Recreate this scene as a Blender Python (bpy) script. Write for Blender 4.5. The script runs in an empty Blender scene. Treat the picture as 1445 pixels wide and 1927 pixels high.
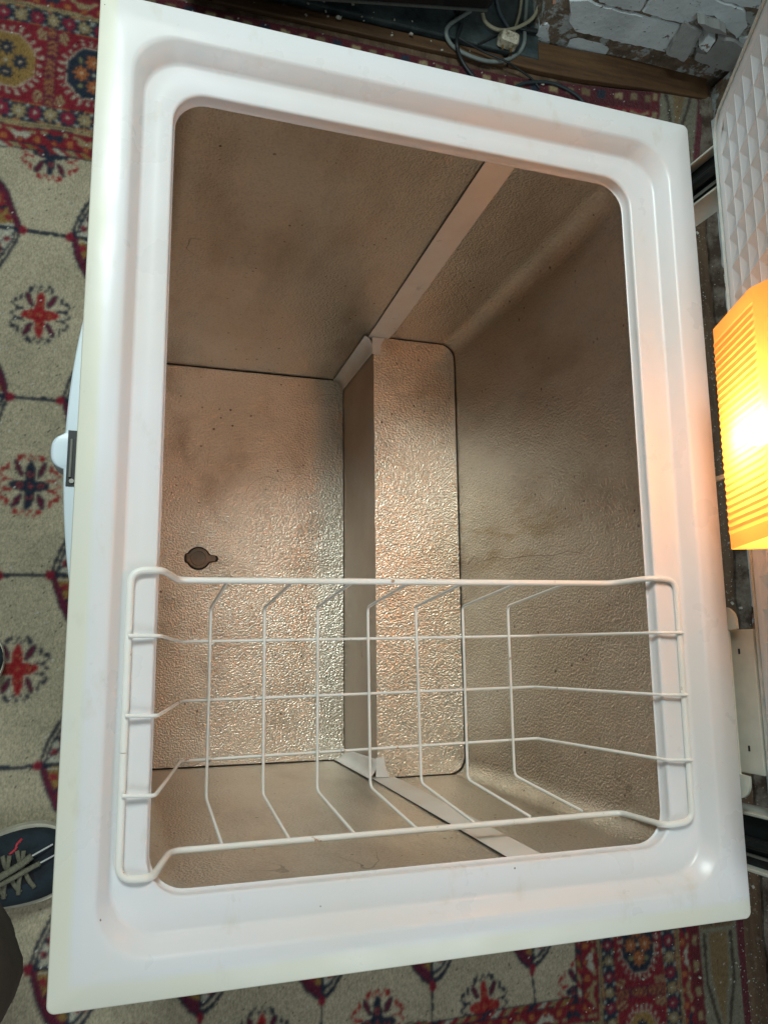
import bpy, bmesh, math, random
import numpy as np
from mathutils import Vector, Matrix
random.seed(7); rng = np.random.RandomState(7)
SC = bpy.context.scene; COL = SC.collection
OZ = 0.86            # the freezer rim stands 0.86 m above the floor; lengths below are measured from the rim

# ---------------------------------------------------------------- camera
CR = ((0.9471828713777786, -0.044291910880586406, -0.31762058308474395),
      (-0.010862024786054914, 0.9854173959175724, -0.16980746637508812),
      (0.3205099445978138, 0.16428871675674053, 0.9328893787370128))
CC = (0.028503738791939737, 0.2826097185337361, 0.7661512395470498)
FPX = 1555.06
cam = bpy.data.cameras.new('camera'); camo = bpy.data.objects.new('camera', cam); COL.objects.link(camo)
mw = Matrix(CR).to_4x4(); mw.translation = Vector((CC[0], CC[1], CC[2] + OZ)); camo.matrix_world = mw
cam.sensor_fit = 'HORIZONTAL'; cam.sensor_width = 36.0; cam.lens = FPX / 1445 * 36
cam.clip_start = 0.02; cam.clip_end = 100
SC.camera = camo

# ---------------------------------------------------------------- light
w = bpy.data.worlds.new('World'); SC.world = w; w.use_nodes = True
w.node_tree.nodes['Background'].inputs[0].default_value = (0.90, 1.0, 0.965, 1)
w.node_tree.nodes['Background'].inputs[1].default_value = 0.165
def area(name, loc, target, size, power, col, sizey=None):
    l = bpy.data.lights.new(name, 'AREA'); l.energy = power; l.color = col; l.shape = 'RECTANGLE'
    l.size = size; l.size_y = sizey or size
    o = bpy.data.objects.new(name, l); COL.objects.link(o)
    o.location = Vector(loc) + Vector((0, 0, OZ))
    o.rotation_euler = (Vector(target) - Vector(loc)).to_track_quat('-Z', 'Y').to_euler()
    return o
area('window_light', (-0.4, 1.75, 1.7), (0.3, 0.6, -.3), 0.8, 39, (0.875, 1.0, 0.985), 0.6)
area('fill_light', (1.25, -1.9, 1.9), (0.5, 0.2, 0), 1.4, 27, (0.86, 0.95, 1.0))  # unseen cool fill, placed where the liner floor does not mirror it
SC.view_settings.view_transform = 'Standard'; SC.view_settings.look = 'None'
SC.view_settings.exposure = 0.0; SC.view_settings.gamma = 1.0
SC.cycles.use_denoising = True; SC.cycles.denoising_input_passes = 'RGB_ALBEDO_NORMAL'; SC.cycles.denoising_prefilter = 'NONE'
SC.cycles.max_bounces = 12; SC.cycles.glossy_bounces = 9; SC.cycles.transmission_bounces = 6
SC.cycles.sample_clamp_indirect = 6.0
SC.cycles.caustics_reflective = True

# ---------------------------------------------------------------- helpers
class NT:
    """small wrapper for building node materials"""
    def __init__(s, name):
        s.m = bpy.data.materials.new(name); s.m.use_nodes = True
        s.t = s.m.node_tree; s.n = s.t.nodes; s.b = s.n['Principled BSDF']; s.out = s.n['Material Output']
        s.co = s.n.new('ShaderNodeNewGeometry').outputs['Position']
    def add(s, typ, **kw):
        nd = s.n.new(typ)
        for k, v in kw.items(): setattr(nd, k, v)
        return nd
    def link(s, a, b): s.t.links.new(a, b)
    def noise(s, scale, detail=3, rough=.55, stretch=None, dist=0):
        co = s.co
        if stretch:
            mp = s.add('ShaderNodeMapping'); mp.inputs['Scale'].default_value = stretch; s.link(co, mp.inputs[0]); co = mp.outputs[0]
        nd = s.add('ShaderNodeTexNoise'); nd.inputs['Scale'].default_value = scale; nd.inputs['Detail'].default_value = detail
        nd.inputs['Roughness'].default_value = rough; nd.inputs['Distortion'].default_value = dist
        s.link(co, nd.inputs['Vector']); return nd.outputs['Fac']
    def ramp(s, fac, stops):
        r = s.add('ShaderNodeValToRGB'); el = r.color_ramp.elements
        while len(el) < len(stops): el.new(0.5)
        for e, (p, c) in zip(el, stops):
            e.position = p; e.color = (c, c, c, 1) if isinstance(c, (int, float)) else (*c, 1)
        s.link(fac, r.inputs[0]); return r.outputs[0]
    def mix(s, fac, a, b, mode='MIX'):
        m = s.add('ShaderNodeMix', data_type='RGBA', blend_type=mode)
        for sock, v in ((m.inputs[0], fac), (m.inputs[6], a), (m.inputs[7], b)):
            if isinstance(v, (int, float)): sock.default_value = v
            elif isinstance(v, tuple): sock.default_value = (*v, 1) if len(v) == 3 else v
            else: s.link(v, sock)
        return m.outputs[2]
    def math(s, op, a, b=0.0):
        m = s.add('ShaderNodeMath', operation=op)
        for i, v in enumerate((a, b)):
            if isinstance(v, (int, float)): m.inputs[i].default_value = v
            else: s.link(v, m.inputs[i])
        return m.outputs[0]
    def bump(s, h, strength=1, dist=.001, prev=None):
        b = s.add('ShaderNodeBump'); b.inputs['Strength'].default_value = strength; b.inputs['Distance'].default_value = dist
        s.link(h, b.inputs['Height'])
        if prev: s.link(prev, b.inputs['Normal'])
        return b.outputs[0]
    def set(s, color=None, rough=None, metal=None, normal=None, **kw):
        for k, v in (('Base Color', color), ('Roughness', rough), ('Metallic', metal), ('Normal', normal), *kw.items()):
            if v is None: continue
            sock = s.b.inputs[k]
            if isinstance(v, tuple): sock.default_value = (*v, 1)
            elif isinstance(v, (int, float)): sock.default_value = v
            else: s.link(v, sock)
        return s.m

def plain(name, col, rough=.5, metal=0, var=.12, scale=60, bump=0.0, bscale=400):
    t = NT(name); n = t.noise(scale, 4)
    c = t.mix(t.ramp(n, [(.3, 0.), (.7, 1.)]), tuple(v * (1 - var) for v in col), tuple(min(1, v * (1 + var)) for v in col))
    t.set(color=c, rough=rough, metal=metal)
    if bump: t.set(normal=t.bump(t.noise(bscale, 2), 1, bump))
    return t.m

BASE = {}
def thing(name, label, cat, base, group=None):
    o = bpy.data.objects.new(name, None); COL.objects.link(o); o.empty_display_size = .05
    o.location = (base[0], base[1], base[2] + OZ); o['label'] = label; o['category'] = cat
    if group: o['group'] = group
    BASE[o.name] = Vector(base); return o
def tag(o, label, cat, group=None):
    o['label'] = label; o['category'] = cat
    if group: o['group'] = group
    return o
def mesh(name, verts, faces, mat, parent=None, smooth=False, base=None, kind=None, label=None):
    """one mesh object; verts in rim coordinates"""
    if parent is not None: b = BASE[parent.name]
    else: b = Vector(base) if base is not None else Vector((0, 0, 0))
    me = bpy.data.meshes.new(name)
    me.from_pydata([(v[0] - b[0], v[1] - b[1], v[2] - b[2]) for v in verts], [], faces); me.update()
    if mat: me.materials.append(mat)
    if smooth: me.polygons.foreach_set('use_smooth', [True] * len(me.polygons))
    o = bpy.data.objects.new(name, me); COL.objects.link(o)
    if parent is not None: o.parent = parent
    else: o.location = (b[0], b[1], b[2] + OZ)
    BASE[o.name] = b
    if kind: o['kind'] = kind
    if label: o['label'] = label
    return o
class G:
    """collects geometry"""
    def __init__(s): s.v = []; s.f = []
    def add(s, v, f):
        n = len(s.v); s.v += [tuple(p) for p in v]; s.f += [tuple(i + n for i in q) for q in f]; return s
    def box(s, x0, x1, y0, y1, z0, z1, M=None):
        v = [(x, y, z) for z in (z0, z1) for y in (y0, y1) for x in (x0, x1)]
        if M: v = [M @ Vector(p) for p in v]
        return s.add(v, [(0, 2, 3, 1), (4, 5, 7, 6), (0, 1, 5, 4), (1, 3, 7, 5), (3, 2, 6, 7), (2, 0, 4, 6)])
    def rings(s, rings, closed=True, cap0=False, cap1=False):
        n = len(rings[0]); v = [p for r in rings for p in r]; f = []
        for i in range(len(rings) - 1):
            for j in range(n if closed else n - 1):
                k = (j + 1) % n; f.append((i * n + j, i * n + k, (i + 1) * n + k, (i + 1) * n + j))
        if cap0: f.append(tuple(reversed(range(n))))
        if cap1: f.append(tuple((len(rings) - 1) * n + j for j in range(n)))
        return s.add(v, f)
    def tube(s, pts, r, n=8, cap=True):
        pts = [Vector(p) for p in pts]; rs = r if isinstance(r, (list, tuple)) else [r] * len(pts)
        if len(pts) > 2 or (pts[1] - pts[0]).length > 4 * rs[0]:      # tight rings at the ends keep the shading clean
            e0 = (pts[1] - pts[0]).normalized() * rs[0] * .15; e1 = (pts[-2] - pts[-1]).normalized() * rs[-1] * .15
            pts = [pts[0], pts[0] + e0, pts[0] + e0 * 2] + pts[1:-1] + [pts[-1] + e1 * 2, pts[-1] + e1, pts[-1]]
            rs = [rs[0]] * 3 + rs[1:-1] + [rs[-1]] * 3
        up = None; R = []
        for i, p in enumerate(pts):
            t = (pts[min(i + 1, len(pts) - 1)] - pts[max(i - 1, 0)]).normalized()
            if up is None: up = t.orthogonal().normalized()
            up = (up - t * up.dot(t)).normalized(); sd = t.cross(up)
            R.append([p + (up * math.cos(a) + sd * math.sin(a)) * rs[i] for a in (2 * math.pi * k / n for k in range(n))])
        return s.rings(R, True, cap, cap)
    def make(s, name, mat, parent=None, **kw): return mesh(name, s.v, s.f, mat, parent, **kw)
def fillet(pts, r=.008, n=4):
    pts = [Vector(p) for p in pts]; out = [pts[0]]
    for a, b, c in zip(pts, pts[1:], pts[2:]):
        d1 = (a - b); d2 = (c - b); q = min(r, d1.length * .45, d2.length * .45)
        p1 = b + d1.normalized() * q; p2 = b + d2.normalized() * q
        for k in range(n + 1):
            t = k / n; out.append(p1 * (1 - t) ** 2 + b * 2 * t * (1 - t) + p2 * t * t)
    out.append(pts[-1]); return out
def smooth_path(pts, n=6):
    P = [Vector(p) for p in pts]; P = [P[0] * 2 - P[1]] + P + [P[-1] * 2 - P[-2]]; out = []
    for i in range(1, len(P) - 2):
        for k in range(n):
            t = k / n; a, b, c, d = P[i - 1:i + 3]
            out.append(.5 * ((2 * b) + (c - a) * t + (2 * a - 5 * b + 4 * c - d) * t * t + (3 * b - a - 3 * c + d) * t ** 3))
    out.append(P[-2]); return out
def rrect(x0, x1, y0, y1, r, z, n=8):
    out = []
    for cx, cy, a0 in ((x1 - r, y1 - r, 0), (x0 + r, y1 - r, 90), (x0 + r, y0 + r, 180), (x1 - r, y0 + r, 270)):
        for k in range(n + 1):
            a = math.radians(a0 + 90 * k / n); out.append((cx + r * math.cos(a), cy + r * math.sin(a), z))
    return out
def bevel(o, w=.002, seg=2):
    m = o.modifiers.new('bevel', 'BEVEL'); m.width = w; m.segments = seg; m.limit_method = 'ANGLE'; m.angle_limit = math.radians(40); return o
# a measured picture point carried to a real horizontal / upright plane
def onz(u, v, z):
    d = Matrix(CR) @ Vector(((u - 722.5) / FPX, -(v - 963.5) / FPX, -1)); t = (z - CC[2]) / d.z
    return Vector(CC) + d * t
def ony(u, v, y):
    d = Matrix(CR) @ Vector(((u - 722.5) / FPX, -(v - 963.5) / FPX, -1)); t = (y - CC[1]) / d.y
    return Vector(CC) + d * t

# ---------------------------------------------------------------- materials
def m_plastic(name, col, rough=.32, yellow=0.0, specks=True):
    t = NT(name)
    c = t.mix(t.ramp(t.noise(5, 4), [(.35, 0.), (.75, 1.)]), col, tuple(v * s for v, s in zip(col, (.97, .955, .90))))
    if yellow:
        sx = t.add('ShaderNodeSeparateXYZ'); t.link(t.co, sx.inputs[0])
        # the outer 18 mm of the rim has yellowed with age (front edge and near end)
        wob = t.math('MULTIPLY', t.noise(9, 3), .004)
        ax = t.ramp(t.math('MULTIPLY', t.math('ADD', sx.outputs[0], wob), 10), [(.155, 1.), (.215, 0.)])
        ay = t.ramp(t.math('MULTIPLY', t.math('ADD', sx.outputs[1], wob), 10), [(.17, 1.), (.25, 0.)])
        m = t.math('MAXIMUM', ax, ay)
        m = t.math('MULTIPLY', m, t.math('MULTIPLY', t.ramp(t.noise(7, 3), [(.3, .55), (.62, 1.)]), yellow))
        c = t.mix(m, c, (.75, .735, .57))
    # scuffs and smears
    c = t.mix(t.math('MULTIPLY', t.ramp(t.noise(26, 6, .65, (1, .45, 1)), [(.60, 0.), (.76, 1.)]), .42), c, (.56, .50, .38))
    if specks:
        v = t.add('ShaderNodeTexVoronoi'); v.inputs['Scale'].default_value = 24; t.link(t.co, v.inputs['Vector'])
        c = t.mix(t.math('MULTIPLY', t.math('LESS_THAN', v.outputs['Distance'], .028), t.ramp(t.noise(31, 2), [(.5, 0.), (.56, .9)])), c, (.16, .12, .08))
    t.set(color=c, rough=t.ramp(t.noise(14, 4), [(.3, rough - .05), (.7, rough + .12)]),
          normal=t.bump(t.noise(16, 2), .35, .0012))
    return t.m
RIM = m_plastic('rim_plastic', (.745, .75, .765), .29, yellow=.8)
LIDP = m_plastic('lid_plastic', (.76, .78, .80), .42, specks=False)
HINGEW = plain('painted_metal', (.62, .64, .56), .42, 0, .06)
DARKIN = plain('dark_inside', (.012, .016, .016), .45)
STEELP = plain('zinc_steel', (.42, .42, .38), .35, .8)
CAB = m_plastic('cabinet_paint', (.72, .76, .76), .35, specks=False)
BLUEW = m_plastic('handle_plastic', (.66, .76, .82), .3, specks=False)

def m_liner(name, base=(.60, .53, .455), stain=.55, rust=True, glossy=.36, amp=.00095):
    t = NT(name)
    # stucco embossing: short worm-like hammer marks
    n1 = t.noise(340, 1.0, .5)
    h = t.ramp(n1, [(.30, 0.), (.70, 1.)])
    nb = t.bump(h, 1, amp)
    nb = t.bump(t.noise(5, 2, .5, (1, 1, .22)), 1, .0032, nb)      # slow upright waves of thin sheet
    grime = t.ramp(h, [(0., .84), (.6, 1.)])      # dirt caught in the embossing
    c = t.mix(t.ramp(t.noise(6, 6, .62), [(.36, 0.), (.72, 1.)]), base, tuple(v * k for v, k in zip(base, (.88, .85, .80))))
    c = t.mix(t.math('MULTIPLY', t.ramp(t.noise(11, 5, .6, (1, 1, .4)), [(.50, 0.), (.74, 1.)]), stain), c, (.25, .18, .115))
    # hairline scratches, and one tea-coloured run low on the back wall
    ln = t.math('LESS_THAN', t.math('ABSOLUTE', t.math('SUBTRACT', t.noise(4.5, 2.5, .5), .5)), .0012)
    c = t.mix(t.math('MULTIPLY', t.math('MULTIPLY', ln, t.ramp(t.noise(3.1, 2), [(.56, 0.), (.62, 1.)])), .5), c, (.12, .085, .055))
    vd = t.add('ShaderNodeVectorMath', operation='DISTANCE'); vs_ = t.add('ShaderNodeVectorMath', operation='MULTIPLY')
    vs_.inputs[1].default_value = (1, 1.7, .55); t.link(t.co, vs_.inputs[0]); t.link(vs_.outputs[0], vd.inputs[0]); vd.inputs[1].default_value = (.60, .46 * 1.7, (OZ - .36) * .55)
    run = t.math('MULTIPLY', t.ramp(vd.outputs['Value'], [(.03, 1.), (.12, 0.)]), t.ramp(t.noise(30, 5, .65, (1, 1, .3)), [(.48, 0.), (.62, 1.)]))
    c = t.mix(t.math('MULTIPLY', run, .75), c, (.34, .22, .08))
    if rust:
        v = t.add('ShaderNodeTexVoronoi'); v.inputs['Scale'].default_value = 62; t.link(t.co, v.inputs['Vector'])
        sp = t.math('MULTIPLY', t.math('LESS_THAN', v.outputs['Distance'], t.math('MULTIPLY', t.noise(40, 2), .22)), t.ramp(t.noise(12, 3), [(.48, 0.), (.6, 1.)]))
        c = t.mix(t.math('MULTIPLY', sp, .8), c, (.05, .032, .02))
    c = t.mix(1.0, c, grime, 'MULTIPLY')
    r = t.ramp(t.noise(11, 5, .6), [(.3, glossy), (.75, glossy + .07)])
    t.set(color=c, rough=r, metal=.95, normal=nb)
    return t.m
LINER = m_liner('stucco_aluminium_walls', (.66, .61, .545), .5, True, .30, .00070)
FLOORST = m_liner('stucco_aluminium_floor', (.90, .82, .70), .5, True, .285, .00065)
def m_smooth(name, col, metal=.55, rough=.42):
    t = NT(name)
    c = t.mix(t.ramp(t.noise(7, 5, .6), [(.35, 0.), (.75, 1.)]), col, tuple(v * k for v, k in zip(col, (.8, .74, .66))))
    c = t.mix(t.math('MULTIPLY', t.ramp(t.noise(40, 5, .7), [(.64, 0.), (.8, 1.)]), .5), c, (.1, .07, .05))
    t.set(color=c, rough=rough, metal=metal, normal=t.bump(t.noise(20, 2), .5, .001)); return t.m
STRIP = m_smooth('sealing_strip_plastic', (.79, .77, .73), 0.0, .35)
RISER = m_smooth('riser_sheet', (.55, .48, .41), .5, .5)
CAPM = m_smooth('corner_cap_plastic', (.80, .79, .76), 0.0, .3)
DRAIN = plain('drain_plastic', (.27, .22, .17), .45)
SEAM = plain('seam_dirt', (.035, .025, .018), .8)
def m_wire():
    t = NT('white_coated_wire')
    c = t.mix(t.ramp(t.noise(12, 4), [(.35, 0.), (.75, 1.)]), (.85, .85, .81), (.78, .76, .68))
    c = t.mix(t.math('MULTIPLY', t.ramp(t.noise(48, 4, .6), [(.665, 0.), (.71, 1.)]), .85), c, (.36, .19, .08))
    t.set(color=c, rough=.35); return t.m
WIRE = m_wire()
SOLE = plain('cream_rubber', (.50, .48, .38), .6)

# ---------------------------------------------------------------- setting: floor, hearth, walls
def m_floor():
    t = NT('old_floorboards')
    c = t.mix(t.ramp(t.noise(4, 6, .6, (9, 1, 1)), [(.3, 0.), (.7, 1.)]), (.045, .024, .012), (.16, .10, .055))
    c = t.mix(t.ramp(t.noise(55, 6, .75), [(.55, 0.), (.72, 1.)]), c, (.24, .20, .155))
    t.set(color=c, rough=.75, normal=t.bump(t.noise(70, 5, .7), 1, .004)); return t.m
FLOORM = m_floor()
g = G(); nx, ny = 24, 24
g.box(-4, 6, -4, 6, -.90, -.86)
g.make('floor', FLOORM, kind='structure')
WOOD = NT('stained_wood')
c_ = WOOD.mix(WOOD.ramp(WOOD.noise(5, 6, .6, (1, 12, 12)), [(.3, 0.), (.7, 1.)]), (.045, .020, .008), (.125, .066, .026))
c_ = WOOD.mix(WOOD.ramp(WOOD.noise(30, 5, .7), [(.6, 0.), (.78, 1.)]), c_, (.05, .03, .018))
WOOD = WOOD.set(color=c_, rough=.62, normal=WOOD.bump(WOOD.noise(60, 4), .8, .002))
t = NT('painted_stone')
c_ = t.mix(t.ramp(t.noise(14, 6, .65), [(.35, 0.), (.65, 1.)]), (.010, .018, .020), (.05, .07, .07))
c_ = t.mix(t.ramp(t.noise(30, 5, .7), [(.62, 0.), (.72, 1.)]), c_, (.02, .06, .10))
HEARTH = t.set(color=c_, rough=.6, normal=t.bump(t.noise(50, 5, .7), 1, .003))
g = G(); g.box(-.8, .995, 1.735, 2.5, -.86, -.838)
bevel(g.make('hearth', HEARTH, kind='structure'), .004)
# ledge timber in front of the hearth and along the foot of the brick wall
def timber(name, pts_front, depth, z0, z1, label):
    g = G(); n = len(pts_front); R = []
    for x, y in pts_front:
        R.append([(x, y, z0), (x, y + depth, z0), (x, y + depth, z1), (x, y, z1)])
    g.rings(R, True, True, True)
    o = g.make(name, WOOD, base=(pts_front[0][0], pts_front[0][1], z0)); tag(o, label, 'timber'); return bevel(o, .003)
timber('floor_timber', [(-.8, 1.690), (.29, 1.690), (.6, 1.696), (.90, 1.700)], .030, -.86, -.846,
       'narrow brown timber strip between the red carpet edge and the dark painted hearth')
timber('wall_timber', [(.915, 1.708), (.99, 1.706), (1.12, 1.712), (1.30, 1.730), (1.51, 1.745)], .082, -.86, -.842,
       'thick stained brown timber along the foot of the flaking brick wall')

def m_mortar():
    t = NT('old_mortar')
    c = t.mix(t.ramp(t.noise(22, 6, .65), [(.3, 0.), (.7, 1.)]), (.07, .05, .03), (.26, .20, .14))
    c = t.mix(t.ramp(t.noise(11, 4), [(.58, 0.), (.66, 1.)]), c, (.19, .09, .045))
    c = t.mix(t.ramp(t.noise(19, 7, .7), [(.52, 0.), (.57, 1.)]), c, (.40, .44, .43))
    t.set(color=c, rough=.9, normal=t.bump(t.noise(60, 6, .7), 1, .008)); return t.m
MORTAR = m_mortar()
def m_brick(name, paint=(.60, .67, .68), flake=.60, soft=.04, red=(.24, .10, .065)):
    t = NT(name)
    r = t.mix(t.ramp(t.noise(40, 5, .7), [(.3, 0.), (.7, 1.)]), red, (.30, .17, .10))
    p = t.mix(t.ramp(t.noise(8, 5), [(.35, 0.), (.7, 1.)]), paint, tuple(v * .72 for v in paint))
    p = t.mix(t.ramp(t.noise(90, 3), [(.66, 0.), (.74, 1.)]), p, (.08, .06, .045))
    m = t.ramp(t.noise(26, 7, .72), [(flake, 0.), (flake + soft, 1.)])
    c = t.mix(m, p, r)
    h = t.math('SUBTRACT', t.math('MULTIPLY', t.noise(45, 5, .65), .6), t.math('MULTIPLY', m, .5))
    t.set(color=c, rough=.62, normal=t.bump(h, 1, .005)); return t.m
BR_P = m_brick('brick_painted', (.68, .76, .78), flake=.63); BR_F = m_brick('brick_flaking', (.68, .75, .76), flake=.55)
BR_R = m_brick('brick_bare', flake=.40, soft=.05); BR_G = m_brick('brick_grey_broken', (.36, .375, .36), .68, .05)
def wall_root(name, label, base): return thing(name, label, 'wall', base)
bw = wall_root('brick_wall', 'flaking white painted brick wall rising behind the freezer beyond the plug and cables', (1.3, 1.80, -.86))
g = G(); g.box(.985, 1.60, 1.8085, 1.95, -.86, .9); g.v = [(x, y - .004 if y < 1.9 else y, z) for x, y, z in g.v]; g.make('mortar', MORTAR, bw)
def brickpoly(px, mat, y=1.80, d=.05, tilt=0.0, off=(1000, 0), s=3.6125, label=None):
    P = [ony(off[0] + u / s, off[1] + v / s, y) for u, v in px]
    cx = sum(p.x for p in P) / len(P); cz = sum(p.z for p in P) / len(P)
    # densify the outline and roughen it
    Q = []
    for a, b in zip(P, P[1:] + P[:1]):
        k = max(2, int((b - a).length / .012))
        for i in range(k):
            q = a.lerp(b, i / k); e = .0022
            Q.append(Vector((q.x + random.uniform(-e, e), 0, q.z + random.uniform(-e, e))))
    front = []; mid = []; back = []
    for q in Q:
        ty = tilt * (q.z - cz)
        front.append((cx + (q.x - cx) * .996, y + ty, cz + (q.z - cz) * .985))
        mid.append((cx + (q.x - cx) * 1.02, y + .005 + ty, cz + (q.z - cz) * 1.04)); back.append((q.x, y + d, q.z))
    g = G(); g.rings([back, mid, front], True, True, False)
    n = len(Q); g.f.append(tuple(2 * n + i for i in range(n)))
    o = g.make('brick', mat, bw, smooth=False, label=label); return o
brickpoly([(262, 0), (385, 0), (475, 45), (740, 110), (1015, 180), (905, 350), (560, 275), (300, 210), (262, 150)], BR_P, 1.798)
brickpoly([(455, -45), (800, -35), (738, 72), (620, 55), (455, 12)], BR_P, 1.80)
brickpoly([(840, -30), (1235, -5), (1440, 70), (1460, 180), (1400, 258), (1330, 200), (1240, 105), (1180, 92), (1080, 148), (1005, 155), (760, 82)], BR_P, 1.797)
brickpoly([(1260, -60), (1560, -50), (1560, 60), (1450, 45), (1290, 2)], BR_P, 1.80)
brickpoly([(262, 272), (320, 255), (500, 312), (530, 332), (450, 435), (300, 430), (225, 352)], BR_P, 1.802)
brickpoly([(565, 292), (650, 312), (905, 372), (1110, 440), (1160, 462), (760, 450), (525, 430)], BR_R, 1.808, label='bare red brick with only scraps of white paint')
brickpoly([(1040, 170), (1160, 238), (1040, 402), (918, 358)], BR_G, 1.785, .06, .15, label='rough grey broken brick tilted out of the wall')
brickpoly([(1128, 150), (1180, 155), (1300, 208), (1328, 242), (1190, 220)], BR_G, 1.77, .05, -.2, label='thin loose chip of brick lying in the hole')
brickpoly([(1205, 245), (1252, 280), (1192, 352), (1135, 315)], BR_F, 1.765, .05, .2, label='small loose whitish piece of brick in the hole')
brickpoly([(1262, 255), (1400, 290), (1450, 330), (1450, 500), (1320, 478), (1190, 440), (1112, 402), (1120, 355), (1185, 370), (1240, 310)], BR_G, 1.79, .05, label='large grey broken brick at the foot of the hole')
brickpoly([(1410, 262), (1560, 230), (1600, 420), (1470, 470), (1405, 300)], BR_F, 1.80)
brickpoly([(70, 165), (112, 158), (128, 392), (58, 385), (33, 240)], BR_F, 1.80)
brickpoly([(150, 25), (245, -10), (250, 140), (236, 262), (192, 332), (180, 150), (160, 90)], BR_R, 1.805)
# upper courses beyond the frame, laid regularly
for r in range(1, 8):
    for k in range(3):
        z = -.36 + r * .078; x = 1.0 + k * .215 + (.1 if r % 2 else 0)
        x1 = min(x + .205, 1.50)
        if x1 - x < .05: continue
        g2 = G(); g2.box(x, x1, 1.80, 1.85, z - .034, z + .034); bevel(g2.make('brick', random.choice([BR_P, BR_P, BR_F]), bw), .004, 1)
# long wall on the right behind the freezer
rw = wall_root('brick_wall', 'flaking painted brick wall running along behind the open lid and hinges', (1.56, .5, -.86))
g = G(); g.box(1.535, 1.72, -1.2, 1.79, -.86, .5); g.make('mortar', MORTAR, rw)
protos = {}
for row in range(7):
    y = -1.15 + (row % 2) * .11; z = .012 + row * .077
    while y < 1.58:
        key = (random.choice('PPPFFR'), 0)
        if key not in protos:
            gg = G(); gg.box(1.56 - .03, 1.56 + .012, .5, .5 + .207, -.86, -.86 + .066)
            o = gg.make('brick', {'P': BR_P, 'F': BR_F, 'R': BR_R}[key[0]], rw); bevel(o, .005, 1); protos[key] = o
        else:
            o = protos[key].copy(); COL.objects.link(o); o.parent = rw
        o.location = (-.021 + random.uniform(-.004, .004), y - .5, z)
        y += .219
t = NT('grimy_skirting')
c_ = t.mix(t.ramp(t.noise(18, 6, .7), [(.4, 0.), (.65, 1.)]), (.05, .03, .018), (.22, .19, .15))
SKIRT = t.set(color=c_, rough=.8, normal=t.bump(t.noise(55, 6, .7), 1, .008))
g = G(); R = []
for i in range(60):
    y = -1.2 + i * .05; a = random.uniform(-.006, .006)
    R.append([(1.478 + a, y, -.86), (1.478 + a, y, -.852), (1.505 + a * .6, y, -.846 + random.uniform(-.003, .006)), (1.52, y, -.842), (1.52, y, -.86)])
g.rings(R, True, True, True); tag(g.make('floor_batten', SKIRT, base=(1.5, .3, -.86)), 'rough grimy batten lying along the floor at the foot of the right wall', 'batten')
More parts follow.
